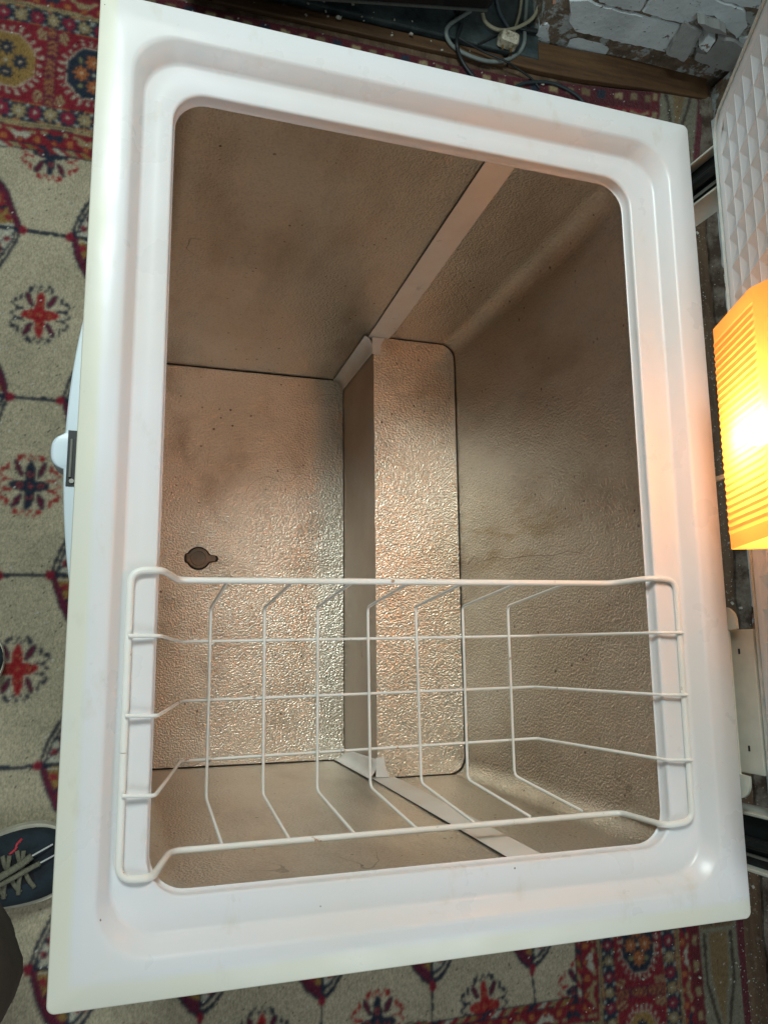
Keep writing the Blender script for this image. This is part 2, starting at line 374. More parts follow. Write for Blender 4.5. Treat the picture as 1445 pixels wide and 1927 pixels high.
# ---------------------------------------------------------------- the rug
RZ = -.850
def build_rug():
    dx = .003; X0, X1, Y0, Y1 = -.46, 1.42, -.66, 1.675
    xs = np.arange(X0, X1 + 1e-6, dx); ys = np.arange(Y0, Y1 + 1e-6, dx)
    XX, YY = np.meshgrid(xs, ys); sh = XX.shape
    def vn(scale, amp, seed):      # smooth value noise
        r = np.random.RandomState(seed); gx = ((XX - X0) / scale); gy = ((YY - Y0) / scale)
        T = r.rand(int(gy.max()) + 3, int(gx.max()) + 3) * 2 - 1
        ix = gx.astype(int); iy = gy.astype(int); fx = gx - ix; fy = gy - iy; fx = fx * fx * (3 - 2 * fx); fy = fy * fy * (3 - 2 * fy)
        return amp * (T[iy, ix] * (1 - fx) * (1 - fy) + T[iy, ix + 1] * fx * (1 - fy) + T[iy + 1, ix] * (1 - fx) * fy + T[iy + 1, ix + 1] * fx * fy)
    X = XX + vn(.006, .0013, 1) + vn(.05, .0022, 2); Y = YY + vn(.006, .0013, 3) + vn(.06, .0030, 4)
    cream = (.46, .405, .285); red = (.20, .010, .022); navy = (.013, .024, .044); gold = (.27, .165, .05)
    mar = (.11, .012, .035); white = (.44, .43, .34); tan = (.30, .23, .12); orange = (.36, .12, .04); lightred = (.33, .03, .03)
    C = np.zeros(sh + (3,)); C[:] = cream
    def put(m, c): C[m] = c
    fx0, fx1, fy0, fy1 = -9, .985, -.413, 1.262
    # ---- field
    PX, PY = .221, .333
    def cell(c0, p, V): k = np.round((V - c0) / p); return V - c0 - k * p, k
    field = (X < fx1) & (Y > fy0) & (Y < fy1)
    # joining lines
    mx, kx = cell(.003, PX, X); my, ky = cell(1.095, PY, Y)
    put(field & (np.abs(my) < .0036), navy)
    put(field & (np.abs(mx) < .0022), navy)
    # medallions
    f = (np.abs(mx) / .066) ** 1.75 + (np.abs(my) / .112) ** 1.45
    whiteq = (mx * my < 0)
    med = field & (f < 1)
    put(med & whiteq, navy); put(med & whiteq & (f < .86), cream); put(med & whiteq & (f < .80) , navy); put(med & whiteq & (f < .70), white)
    put(med & ~whiteq, navy); put(med & ~whiteq & (f < .93), mar); put(med & ~whiteq & (f < .68), gold)
    ax, ay = np.abs(mx), np.abs(my)
    # beaks and shrubs inside every quarter
    for (qx, qy, r1, r2) in ((.030, .045, .008, .010), (.017, .068, .006, .008), (.042, .022, .006, .007)):
        put(med & (((ax - qx) / r1) ** 2 + ((ay - qy) / r2) ** 2 < 1), (.24, .02, .03))
    put(med & (np.abs(ax - .030) < .0022) & (ay > .03) & (ay < .072), (.24, .02, .03))
    put(med & (np.abs(ay - .030 - .4 * ax) < .003) & (ax > .012) & (ax < .04), navy)
    put(med & whiteq & (np.abs(ay - .058 + .9 * ax) < .002) & (ax > .005), navy)
    put(med & (ax < .0028), navy); put(med & (ay < .0042), navy)
    put(med & (ay > .0055) & (ay < .009) & (f < .7), white)
    cen = med & ((ax / .022) ** 1.4 + (ay / .032) ** 1.4 < 1)
    put(cen, navy); put(cen & ((ax / .016) ** 1.4 + (ay / .025) ** 1.4 < 1), (.3, .03, .03)); put(cen & (ax < .005) & (ay < .008), white)
    dotm = field & (((ax - .068) / .0075) ** 2 + (my / .0095) ** 2 < 1); put(dotm, (.22, .012, .03))
    put(field & ((mx / .007) ** 2 + ((ay - .114) / .010) ** 2 < 1), (.22, .012, .03))
    # small crosses
    sx, kx2 = cell(-.1085, PX, X); sy, ky2 = cell(.929, PY, Y)
    odd = ((kx2 + ky2) % 2).astype(bool)
    def flower(mask, body, tip, tend):
        def P(m, c): put(field & mask & m, c)
        axx, ayy = np.abs(sx), np.abs(sy)
        # tendrils
        th = .0026
        P((np.abs(ayy - (.052 + .005 * np.sin(sx * 480 + 1.6))) < th) & (axx < .019), tend)
        P((((axx - .019) / .0045) ** 2 + ((ayy - .050) / .006) ** 2 < 1), tend)
        P((np.abs(axx - (.045 + .006 * np.sin(sy * 330 + 1.6))) < th) & (ayy < .025), tend)
        P((((axx - .045) / .005) ** 2 + ((ayy - .026) / .0045) ** 2 < 1), tend)
        P((np.abs(axx - (.038)) < .009) & (np.abs(ayy - .010) < .0022), tend)
        P((((axx - .036) / .003) ** 2 + ((ayy - .033) / .008) ** 2 < 1), tend)
        # leaves on the diagonals
        u = (axx - .020) * .42 + (ayy - .030) * .91; v = (axx - .020) * .91 - (ayy - .030) * .42
        P((u / .0165) ** 2 + (v / .0062) ** 2 < 1, navy); P((u / .013) ** 2 + (v / .0042) ** 2 < 1, mar)
        P((axx / .0095) ** 2.4 + (ayy / .047) ** 2.4 < 1, body); P((axx / .034) ** 2.4 + (ayy / .0115) ** 2.4 < 1, body)
        for px_, py_ in ((0, .022), (.018, 0)):
            d = ((axx - px_) / .0052) ** 2 + ((ayy - py_) / .0058) ** 2
            P((d < 1) & (d > .35), tip)
        P((axx < .0016) & (ayy < .006), tip); P((axx < .005) & (ayy < .0018), tip)
    flower(~odd, (.30, .012, .018), (.36, .10, .05), navy); flower(odd, navy, (.30, .05, .05), (.30, .012, .018))
    # ---- borders: v runs out across the band, t along it
    def border(M, v, t, S):
        def P(m, c): put(M & m, c)
        e = S
        P(v >= 0, navy)
        a = (v > .0025 * 1) & (v < e[0])
        st = ((t + v * 1.2) % .026)
        k = np.floor((t + v * 1.2) / .026).astype(int) % 4
        P(a, (.24, .014, .022)); P(a & (st > .012) & (k == 0), white); P(a & (st > .012) & (k == 1), tan); P(a & (st > .012) & (k == 3), navy); P(a & (st > .014) & (k == 2), gold)
        P((v > e[0] - .002) & (v < e[0]), navy)
        def leafband(v0, v1, ph):
            b = (v >= v0) & (v < v1); P(b, red); c0 = (v0 + v1) / 2; wd = (v1 - v0)
            tt = (t + ph) % .062 - .031; kk = np.floor((t + ph) / .062).astype(int) % 3
            vv = v - c0
            sh1 = ((np.abs(tt) / .018) ** 2 + ((vv + .1 * wd - .5 * np.abs(tt)) / (wd * .24)) ** 2 < 1) & ~((np.abs(tt) < .005) & (vv < -.1 * wd))
            P(b & sh1 & (kk == 0), white); P(b & sh1 & (kk == 1), navy); P(b & sh1 & (kk == 2), tan)
            P(b & (((np.abs(tt) - .021) / .006) ** 2 + ((vv - .26 * wd) / .004) ** 2 < 1), tan)
            P(b & (((np.abs(tt) - .029) / .004) ** 2 + ((vv + .2 * wd) / .007) ** 2 < 1), orange)
            P(b & ((tt / .004) ** 2 + ((vv + .32 * wd) / .004) ** 2 < 1), orange)
        leafband(e[0], e[1], .01)
        b = (v >= e[1]) & (v < e[2]); P(b, tan); P(b & (np.abs(v - (e[1] + e[2]) / 2) < .0011), (.12, .09, .05)); P(b & (v > e[2] - .0016), navy); P(b & (v < e[1] + .0014), navy)
        def roses(v0, v1, ph):
            b = (v >= v0) & (v < v1); P(b, navy); c0 = (v0 + v1) / 2
            tt = (t + ph) % .0305 - .01525; kk = np.floor((t + ph) / .0305).astype(int) % 2
            r = np.hypot(tt * 1.18, v - c0); th = np.arctan2(v - c0, tt); R = (v1 - v0) * .36 * (1 + .22 * np.cos(8 * th))
            P(b & (r < R) & (kk == 0), tan); P(b & (r < R) & (kk == 1), (.22, .012, .035)); P(b & (r < .0032), white)
            P(b & (np.abs(np.abs(tt) - .0150) < .003) & (np.abs(np.abs(v - c0) - (v1 - v0) * .36) < .0028), (.30, .34, .30))
            P(b & ((v - v0 < .0016) | (v1 - v < .0016)), orange)
        roses(e[2], e[3], .004)
        # main band
        b = (v >= e[3]) & (v < e[4]); P(b, red); c0 = (e[3] + e[4]) / 2; half = (e[4] - e[3]) / 2
        per = S[8]; tt = (t + S[9]) % per - per / 2; kk = np.floor((t + S[9]) / per).astype(int) % 2
        vv = v - c0; ox, oy = S[10], half * .66
        o = np.maximum(np.maximum(np.abs(tt) / ox, np.abs(vv) / oy), (np.abs(tt) / ox + np.abs(vv) / oy) / 1.42)
        # hooked fringe round the octagon
        ang = np.arctan2(vv / oy, tt / ox); teeth = np.cos(ang * 26)
        P(b & (o > 1.08) & (o < 1.30) & (teeth > .35) & (np.abs(np.cos(ang * 52 + o * 14)) > .25), (.42, .36, .28))
        P(b & (o < 1.05), (.42, .34, .26)); P(b & (o < 1.0) & (kk == 0), navy); P(b & (o < 1.0) & (kk == 1), gold)
        for cxx, cyy in ((0, .46), (0, -.46), (-.5, 0), (.5, 0)):
            rx = (tt - cxx * ox); ry = (vv - cyy * oy); r = np.hypot(rx, ry * .95); th = np.arctan2(ry, rx)
            m = r < .0135 * (1 + .25 * np.cos(8 * th))
            P(b & m & (kk == 0), orange); P(b & m & (kk == 1), navy); P(b & (r < .003), (.55, .4, .25))
        for sx_ in (-1, 1):
            for sy_ in (-1, 1):
                P(b & (kk == 0) & (((tt - sx_ * .5 * ox) / .005) ** 2 + ((vv - sy_ * .5 * oy) / .006) ** 2 < 1), (.20, .19, .09))
        P(b & (np.abs(tt) < .002) & (np.abs(vv) < .003), white)
        # dividing stem of chevrons and corner leaves
        td = per / 2 - np.abs(tt)
        ch = (td < .0105); P(b & ch, mar); P(b & (td < .0085) & (((vv * 1.0 + td * .9) % .011) < .0062) & (((v * 1) % .042) > .006), (.30, .13, .05))
        P(b & ((((td - .021) / .009) ** 2 + ((np.abs(vv) - half * .80) / .014) ** 2) < 1) & (((td * 320 + vv * 160).astype(int)) % 3 > 0), tan)
        roses(e[4], e[5], .012)
        b = (v >= e[5]) & (v < e[6]); P(b, tan); P(b & (np.abs(v - (e[5] + e[6]) / 2) < .0011), (.12, .09, .05)); P(b & (v < e[5] + .0014), navy)
        leafband(e[6], e[7], .03)
        return e[7]
    top = [.0155, .052, .066, .105, .276, .313, .325, .36, .165, .118, .052]
    endv = border((Y >= fy1) & (Y - fy1 > (X - fx1) * 1.1), Y - fy1, X, top)
    m = (Y >= fy1 + .36) & (X < fx1 + .3); put(m, (.085, .009, .016))  # far edge and its motifs darkened: shade behind the freezer put into the colour
    t2 = (XX % .165); k2 = np.floor(t2 / .02).astype(int)
    for kk_, cc in ((1, tan), (3, (.19, .14, .08)), (5, (.17, .12, .06))):
        put((Y > fy1 + .382) & (Y < fy1 + .398) & (k2 == kk_) , cc)
    put((Y > fy1 + .378) & (Y < fy1 + .402) & (k2 == 7), navy)
    bot = list(top); border((Y <= fy0) & (fy0 - Y > (X - fx1) * 1.1), fy0 - Y, X + .04, bot)
    right = [.015, .052, .064, .094, .212, .248, .258, .285, .19, .045, .055]
    mR = (X >= fx1) & (Y - fy1 <= (X - fx1) * 1.1) & (fy0 - Y <= (X - fx1) * 1.1)
    border(mR, X - fx1, Y, right)
    put((X > fx1 + .285) & (X < fx1 + .312), (.13, .012, .02))
    stx = (X > fx1 + .292) & (X < fx1 + .305) & ((Y % .05) < .018); put(stx, tan)
    # cream kilim band with Vs, colours lowered to paint the shade behind the freezer
    kb = (X >= fx1 + .312); put(kb, (.22, .21, .15)); vx = X - fx1 - .312 - .048; ty = (Y + .03) % .30 - .12
    put(kb & (np.abs(np.abs(vx) - .030 * np.clip((ty + .06) / .12, 0, 1.2)) < .004) & (ty > -.06), (.06, .045, .03))
    put(kb & (np.abs(vx) < .018 * np.clip((ty + .02) / .10, 0, 1.3)) & (ty > -.02), (.22, .15, .07))
    put(kb & (np.abs(np.abs(ty + .085) - .022) < .004) & (np.abs(vx) < .045), (.17, .12, .06))
    put(kb & (np.abs(ty + .085) < .018) & (((vx + .05) % .022) < .009) & (np.abs(vx) < .045), (.14, .03, .03))
    put(kb & (np.abs(ty + .085) < .018) & (((vx + .063) % .022) < .006) & (np.abs(vx) < .045), navy)
    put(X > 1.398, (.12, .02, .03))
    # ---- wear and per-knot variation
    var = 1 + rng.uniform(-.13, .13, sh) + vn(.08, .10, 11) + vn(.012, .07, 12)
    for _ in range(2):        # faded, felted edges between colours
        C[1:-1, 1:-1] = C[1:-1, 1:-1] * .60 + (C[:-2, 1:-1] + C[2:, 1:-1] + C[1:-1, :-2] + C[1:-1, 2:]) * .10
    C = C * .97 + np.array((.17, .15, .12)) * .03
    C *= var[..., None]
    dirt = np.clip(vn(.35, 1, 15) * .5 + .5, 0, 1) * .14; C *= (1 - dirt)[..., None]
    dots = rng.rand(*sh) > .9978; C[dots & (YY < 2)] = (.5, .5, .46)
    dd = rng.rand(*sh) > .996; C[dd] *= .35
    Z = vn(.006, .0007, 21) + rng.uniform(-.0004, .0004, sh) + vn(.2, .0012, 22) + RZ
    dark = (C.mean(-1) < .06); Z[dark] -= .0006
    # the outer edge curls down to the floor
    edge = np.minimum(np.minimum(XX - X0, X1 - XX), np.minimum(YY - Y0, Y1 - YY)); wobx = vn(.12, .004, 31)
    XX2 = XX + np.where(X1 - XX < .02, wobx, 0) + np.clip(YY - 1.25, 0, 2) * .20 * np.clip((XX - .9) / .5, 0, 1); YY2 = YY + np.where(Y1 - YY < .02, vn(.15, .008, 32), 0) + np.clip(YY - 1.15, 0, 1) / .5 * .085 * np.clip((XX - .90) / .55, 0, 1)
    Z = np.where(edge < .0015, -.8595, Z)
    ny_, nx_ = sh
    co = np.stack([XX2, YY2, Z], -1).reshape(-1, 3).astype(np.float32)
    base = np.array([.5, .5, -.86], np.float32); co -= base
    idx = np.arange(ny_ * nx_).reshape(ny_, nx_)
    q = np.stack([idx[:-1, :-1], idx[:-1, 1:], idx[1:, 1:], idx[1:, :-1]], -1).reshape(-1, 4)
    me = bpy.data.meshes.new('rug'); me.vertices.add(len(co)); me.vertices.foreach_set('co', co.ravel())
    me.loops.add(q.size); me.loops.foreach_set('vertex_index', q.ravel().astype(np.int32))
    me.polygons.add(len(q)); me.polygons.foreach_set('loop_start', np.arange(0, q.size, 4, dtype=np.int32))
    me.update(calc_edges=True)
    at = me.color_attributes.new('knots', 'FLOAT_COLOR', 'POINT')
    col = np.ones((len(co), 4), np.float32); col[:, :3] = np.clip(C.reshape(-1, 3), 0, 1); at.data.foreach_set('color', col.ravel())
    t = NT('wool_pile'); a = t.add('ShaderNodeAttribute', attribute_name='knots')
    n = t.noise(420, 2, .6, (1, .55, 1))
    c = t.mix(t.ramp(n, [(.30, .72), (.62, 1.15)]), a.outputs['Color'], a.outputs['Color'])
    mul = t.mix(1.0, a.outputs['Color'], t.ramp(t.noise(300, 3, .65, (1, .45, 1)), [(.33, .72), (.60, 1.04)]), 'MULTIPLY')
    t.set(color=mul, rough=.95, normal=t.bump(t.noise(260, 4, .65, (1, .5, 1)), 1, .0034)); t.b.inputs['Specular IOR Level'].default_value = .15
    t.b.inputs['Sheen Weight'].default_value = .15
    me.materials.append(t.m)
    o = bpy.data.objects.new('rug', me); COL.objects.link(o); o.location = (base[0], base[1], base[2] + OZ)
    tag(o, 'large oriental rug with cream field and red navy borders under the freezer', 'rug')
build_rug()
# plaster crumbs and chips scattered on the floor at the right
CHIP = plain('plaster_chip', (.40, .385, .33), .9, 0, .4, 200)
g = G()
for i in range(1300):
    if i < 900: x = random.gauss(1.44, .035); y = random.uniform(-.66, 1.5)
    else: x = random.uniform(1.0, 1.42); y = random.uniform(-.64, .2) if random.random() < .7 else random.uniform(1.2, 1.7)
    if random.random() < .03: s = random.uniform(.002, .0042)
    else: s = random.uniform(.0004, .0015)
    z = (RZ + .001 if x < 1.42 else -.86) + s * .4
    if x > 1.475: z = max(z, -.846)
    if x > 1.515: continue
    M = Matrix.Translation((x, y, z)) @ Matrix.Rotation(random.uniform(0, 6.3), 4, 'Z') @ Matrix.Rotation(random.uniform(-.5, .5), 4, 'X')
    g.box(-s, s, -s * .7, s * .7, -s * .5, s * .5, M)
for i in range(60):
    x = random.uniform(-.3, .9); y = random.uniform(1.70, 1.76); s = random.uniform(.0008, .003); z = (-.846 if y < 1.73 else -.838) + s * .3
    if random.random() < .7 and x < .2: continue
    M = Matrix.Translation((x, y, z)) @ Matrix.Rotation(random.uniform(0, 6.3), 4, 'Z'); g.box(-s, s, -s * .7, s * .7, -s * .4, s * .4, M)
g.make('plaster_crumbs', CHIP, kind='stuff', label='scattered white plaster crumbs on the floor and rug edge')
for u, v, s, zz, lab in ((637, 32, .008, -.838, 'largest white paint flake lying on the dark hearth behind the freezer'),
                         (773, 63, .006, -.838, 'small white paint flake on the hearth left of the looped grey cable')):
    p = onz(u, v, zz); gg = G(); k = 7; r0 = []; r1 = []
    for i in range(k):
        a = i * 2 * math.pi / k; r = s * random.uniform(.6, 1.1); r0.append((p.x + r * math.cos(a), p.y + r * math.sin(a) * .7, zz)); r1.append((p.x + r * math.cos(a) * .9, p.y + r * math.sin(a) * .6, zz + .003))
    gg.rings([r0, r1], True, True, True); tag(gg.make('paint_flake', CHIP, base=tuple(p)), lab, 'flake')

# ---------------------------------------------------------------- chest freezer
W, L = .70, .9354
fz = thing('chest_freezer', 'white chest freezer with its lid open, standing on the oriental rug', 'freezer', (.35, .467, -.85))
# cabinet shell
g = G(); R = [rrect(.022, W - .004, .006, L - .006, .012, z) for z in (-.848, -.03)]
g.rings(R, True, True, False); g.make('cabinet', CAB, fz, smooth=False)
# moulded rim
def off(a, r, z): return rrect(a[0], W - a[1], a[2], L - a[3], r, z, 10)
prof = [((.003, .003, .003, .003), .006, -.034), ((.0006, .0006, .0006, .0006), .0065, -.030), ((0, 0, 0, 0), .007, -.004),
        ((.0004, .0004, .0004, .0004), .0072, -.0030), ((.0014, .0014, .0014, .0014), .0070, -.0024), ((.0165, .0165, .0185, .0185), .015, -.0006),
        ((.0185, .0185, .0205, .0205), .019, 0), ((.025, .025, .025, .025), .030, 0),
        ((.031, .032, .031, .034), .044, 0), ((.0335, .0345, .0333, .0358), .046, -.0005), ((.0360, .0368, .0360, .0385), .046, -.0022),
        ((.0438, .0444, .0455, .0492), .043, -.0165), ((.0452, .0460, .0472, .0510), .042, -.0190), ((.0478, .0490, .0500, .0540), .040, -.0200),
        ((.060, .062, .060, .064), .038, -.0202),
        ((.0722, .0780, .0730, .0772), .036, -.0204), ((.0740, .0798, .0747, .0790), .035, -.0210), ((.0750, .0808, .0757, .0801), .0345, -.0224),
        ((.0752, .0811, .0759, .0803), .0345, -.0240),
        ((.0752, .0811, .0759, .0803), .0345, -.0332), ((.0775, .0835, .0782, .0826), .0335, -.0345)]
g = G(); g.rings([off(a, r, z) for a, r, z in prof])
rim = g.make('rim', RIM, fz, smooth=True)
# metal liner: four walls with rounded corners, tapering to the floor
def lring(z, extra=0.0):
    k = (-.033 - z) / (.678 - .033)
    x0 = .0735 + .018 * k + extra; x1 = .6206 - .0435 * k - extra; y0 = .0742 + .0265 * k + extra; y1 = .8568 - .0622 * k - extra
    return rrect(x0, x1, y0, y1, .0355 - .0135 * k, z, 8)
g = G(); zs = [-.030, -.08, -.16, -.25, -.34, -.43, -.4915, -.56, -.62, -.682]
RR = [[(p[0] + rng.uniform(-.0004, .0004), p[1] + rng.uniform(-.0004, .0004), p[2]) for p in lring(z)] for z in zs]
g.rings(RR); liner = g.make('liner', LINER, fz, smooth=True)
ZF, ZH, XR = -.678, -.4915, .4415
xb_f = .6196 - .0425; 
# floor sheet
def outline(z, xmax, xmin=None, inset=.001):
    P = [p for p in lring(z, inset)]
    Q = []
    for p in P:
        if xmax is not None and p[0] > xmax: Q.append((xmax, p[1], p[2]))
        elif xmin is not None and p[0] < xmin: Q.append((xmin, p[1], p[2]))
        else: Q.append(p)
    R_ = [Q[0]]
    for q in Q[1:]:
        if (Vector(q) - Vector(R_[-1])).length > 1e-5: R_.append(q)
    return R_
def sheet(name, P, z, mat, parent, th=.002, hole=None, wav=.0006, crease=None):
    """thin pressed sheet triangulated inside outline P, edges slightly turned"""
    bm = bmesh.new(); vs = [bm.verts.new((p[0], p[1], z)) for p in P]; bm.faces.new(vs)
    xs_ = [p[0] for p in P]; ys_ = [p[1] for p in P]
    for k in range(1, 16):
        y = min(ys_) + (max(ys_) - min(ys_)) * k / 16
        bmesh.ops.bisect_plane(bm, geom=bm.verts[:] + bm.edges[:] + bm.faces[:], plane_co=(0, y, 0), plane_no=(0, 1, 0))
    for k in range(1, 8):
        x = min(xs_) + (max(xs_) - min(xs_)) * k / 8
        bmesh.ops.bisect_plane(bm, geom=bm.verts[:] + bm.edges[:] + bm.faces[:], plane_co=(x, 0, 0), plane_no=(1, 0, 0))
    for v in bm.verts: v.co.z += random.uniform(-wav, wav)
    if crease: 
        for v in bm.verts: v.co.z += crease(v.co.x, v.co.y)
    me_v = [tuple(v.co) for v in bm.verts]; bm.verts.index_update(); me_f = [tuple(v.index for v in f.verts) for f in bm.faces]; bm.free()
    o = mesh(name, me_v, me_f, mat, parent, smooth=True)
    for p in o.data.polygons:
        if p.normal.z < 0: p.flip()
    return o
fl = sheet('floor_panel', outline(ZF, XR - .0015, inset=.0022), ZF, FLOORST, fz,
           crease=lambda x, y: (.0025 * max(0, (x - .37) / .07) ** 2 if x > .37 else 0) + .0022 * math.exp(-((x - .30) ** 2 + (y - .66) ** 2) / .0012) + .0018 * math.exp(-((x - .33) ** 2 + (y - .63) ** 2) / .0005))
sheet('step_panel', outline(ZH, None, XR, inset=.0018), ZH, FLOORST, fz)
# compressor step riser
g = G(); g.box(XR, XR + .003, .0935, .812, ZF, ZH - .001); g.make('step_riser', RISER, fz)
# sealed dirty seam lines round both sheets
def seam(name, P, z, r=.0008):
    g = G(); g.tube([(p[0], p[1], z) for p in P], r, 5); return g.make(name, SEAM, fz)
def ringpart(z, cond, inset=0.0):
    P = lring(z, inset); P = P + P[:1]
    k0 = 0
    # rotate so the run starts outside the wanted part
    n = len(P) - 1
    for i in range(n):
        if not cond(P[i]) and cond(P[(i + 1) % n]): k0 = (i + 1) % n
    out = []
    for i in range(n):
        q = P[(k0 + i) % n]
        if cond(q): out.append(q)
        else: break
    return out
fp = ringpart(ZF + .001, lambda p: p[0] < XR, .0014)
fp = [(XR - .002, fp[0][1], 0)] + fp + [(XR - .002, fp[-1][1], 0)]
seam('floor_seam', fp, ZF + .0012); 
hp = ringpart(ZH + .001, lambda p: p[0] > XR, .0010); hp = [(XR + .018, hp[0][1], 0)] + hp + [(XR + .018, hp[-1][1], 0)]
seam('step_seam', hp, ZH + .0004, .0005)
seam('riser_seam', [(XR - .0018, .108, 0), (XR - .0018, .79, 0)], ZF + .0014, .0007)
# creased hairline across the back wall
def onx(u, v, x):
    d = Matrix(CR) @ Vector(((u - 722.5) / FPX, -(v - 963.5) / FPX, -1)); return Vector(CC) + d * ((x - CC[0]) / d.x)
P = []
for u, v in ((880, 1062), (893, 1046), (901, 1058), (930, 1049), (958, 1052), (1000, 1045), (1040, 1046), (1066, 1038), (1090, 1040), (1112, 1022)):
    p = onx(u, v, .60); k = (-.033 - p.z) / (.678 - .033); p = onx(u, v, .6206 - .0435 * k - .0010); P.append(tuple(p))
g = G(); g.tube(P, .0005, 4); g.make('crease', plain('crease_dirt', (.20, .145, .09), .6), fz)
# sealing strips down both end walls, with a dark joint on the front side
def wall_y(end, z):
    k = (-.033 - z) / (.678 - .033)
    return (.8568 - .0622 * k) if end > 0 else (.0742 + .0265 * k)
for end in (1, -1):
    g = G(); R = []
    for i in range(13):
        z = -.032 + (ZF + .010 + .032) * i / 12; k = i / 12; y = wall_y(end, z) - end * .0016
        wdt = .0385 * (1 - .62 * max(0, (k - .70) / .30)); x0 = .4330 - .006 * max(0, (k - .7) / .3)
        wob = random.uniform(-.0003, .0003)
        R.append([(x0, y + end * .0014, z), (x0 + .0006, y, z), (x0 + wdt + wob, y, z), (x0 + wdt + .0007 + wob, y + end * .0014, z)])
    g.rings(R, False); st = g.make('sealing_strip', STRIP, fz)
    so = st.modifiers.new('thick', 'SOLIDIFY'); so.thickness = .0006; so.offset = 0
    g = G(); g.tube([(.4322, wall_y(end, z) - end * .0012, z) for z in (-.034, -.2, -.35, -.53)], [.0007, .0007, .0006, .0004], 5); g.make('strip_joint', SEAM, fz)
    # moulded corner cap: a cove from floor to step, folded over the step edge
    g = G(); R = []
    for i in range(9):
        z = ZF + .001 + (ZH + .0025 - ZF - .001) * i / 8; yw = wall_y(end, z) - end * .0030
        wx = .0185 - .004 * (i / 8); wy = .017 + .010 * (i / 8)
        row = []
        for j in range(9):
            a = math.pi / 2 * j / 8
            row.append((XR - .002 - wx * (1 - math.sin(a)), yw - end * wy * (1 - math.cos(a)), z))
        R.append(row)
    g.rings(R, False)
    cp = g.make('corner_cap', CAPM, fz, smooth=True)
    so = cp.modifiers.new('thick', 'SOLIDIFY'); so.thickness = .0012; so.offset = 0
    yw = wall_y(end, ZH) - end * .003
    g = G(); P = [(XR - .003, yw), (XR - .003, yw - end * .029), (XR + .0105, yw - end * .0295), (XR + .0125, yw - end * .012), (XR + .0185, yw)]
    g.rings([[(x, y, ZH + z) for x, y in P] for z in (.0006, .0022)], True, True, True); g.make('cap_flap', CAPM, fz)
# drain hole with its plug
g = G(); P = []
cx_, cy_ = .1815, .4490
for k in range(28):
    a = 2 * math.pi * k / 28; r = .0192
    P.append((cx_ + r * math.cos(a), cy_ + r * math.sin(a) * 1.0))
def dshape(s):
    Q = []
    for k in range(40):
        a = -math.pi + 2 * math.pi * k / 40; r = .0185 * s
        if abs(a) < .42: r = (.0185 + .0125 * math.exp(-(a / .26) ** 4)) * s
        if abs(abs(a) - math.pi) < .38: r = .0215 * s
        Q.append((cx_ + r * math.cos(a), cy_ + r * math.sin(a) * .98))
    return Q
g.rings([[(x, y, z) for x, y in dshape(s)] for s, z in ((1.11, ZF + .0005), (1.08, ZF + .0016), (1.0, ZF + .0012))], True, True, True)
dr = g.make('drain_recess', SEAM, fz)
g = G(); g.rings([[(x, y, z) for x, y in dshape(s)] for s, z in ((.97, ZF + .0013), (.96, ZF + .0036), (.90, ZF + .0042))], True, True, True)
g.make('drain_plug', DRAIN, fz)
g = G(); g.tube([(cx_ + .0125 * math.cos(a), cy_ + .0125 * math.sin(a), ZF + .0044) for a in (2 * math.pi * k / 24 for k in range(25))], .0011, 6); g.make('drain_rib', DRAIN, fz)
# front latch handle: long shallow bow under the rim with a rounded tab and lock pocket
N = 41; fr = []; top = []; ya, yb_ = .3462, .6050
def bow(y):
    s = (y - ya) / (yb_ - ya); b = .0115 * math.sin(math.pi * min(max(s, 0), 1)) ** .8
    c = .4705; 
    b += .0115 * max(0, 1 - (abs(y - c) / .0165) ** 3.0) ** .6 if abs(y - c) < .0165 else 0
    return b
ys_ = [ya + (yb_ - ya) * k / 120 for k in range(121)]
g = G(); R = []
for zz, sc in ((-.088, .55), (-.060, .95), (-.0335, 1.0), (-.0305, .97), (-.030, .90)):
    R.append([(.0105 - (bow(y) + .0105) * sc, y, zz) for y in ys_])
inner = [(.020, y, -.030) for y in ys_]
R.append(inner); g.rings(R, False)
hd = g.make('latch_handle', BLUEW, fz, smooth=True)
g = G(); g.box(-.0085, -.0008, .4380, .4905, -.034, -.0290); pk = g.make('lock_pocket', DARKIN, hd)
g = G(); g.tube([(-.0052, .446, -.0285), (-.0050, .482, -.0285)], .0013, 8); g.make('lock_bar', STEELP, hd)
g = G(); g.tube([(-.0035, .4425, -.0300), (-.0035, .4425, -.0278)], .0022, 10); g.make('screw', STEELP, hd)
# ---------------------------------------------------------------- lid (open, leaning in over the back edge)
U = Vector((-.44, 0, .898)).normalized(); Nn = Vector((-U.z, 0, U.x))       # up the lid / out of its inner face towards the chest
Nn = Vector((-.898, 0, -.44)).normalized()
LO = Vector((.7205, 0, .0175))
def lp(s, y, h): return tuple(LO + U * s + Nn * h + Vector((0, y, 0)))
LS, LY0, LY1 = .665, .004, .9315
def lidring(i, r, h, n=8):
    return [lp(x, y, h) for x, y, _ in rrect(i, LS - i, LY0 + i, LY1 - i, r, 0, n)]
g = G()
g.rings([lidring(.004, .02, -.052), lidring(0, .024, -.046), lidring(0, .026, -.004), lidring(.002, .027, 0), lidring(.016, .032, .0004)], True, True, False)
lid = g.make('lid', CAB, fz, smooth=False)
# moulded inner liner of the lid with its raised border and pyramid embossing
g = G(); g.rings([lidring(.013, .036, .0003), lidring(.0145, .036, .0012), lidring(.017, .035, .0010), lidring(.024, .030, -.0005)], True)
PS, PYP = .0310, .0363; s0, y1e = .0245, .907
ns, nyp = 20, 24
y0e = y1e - nyp * PYP
x1e = s0 + ns * PS
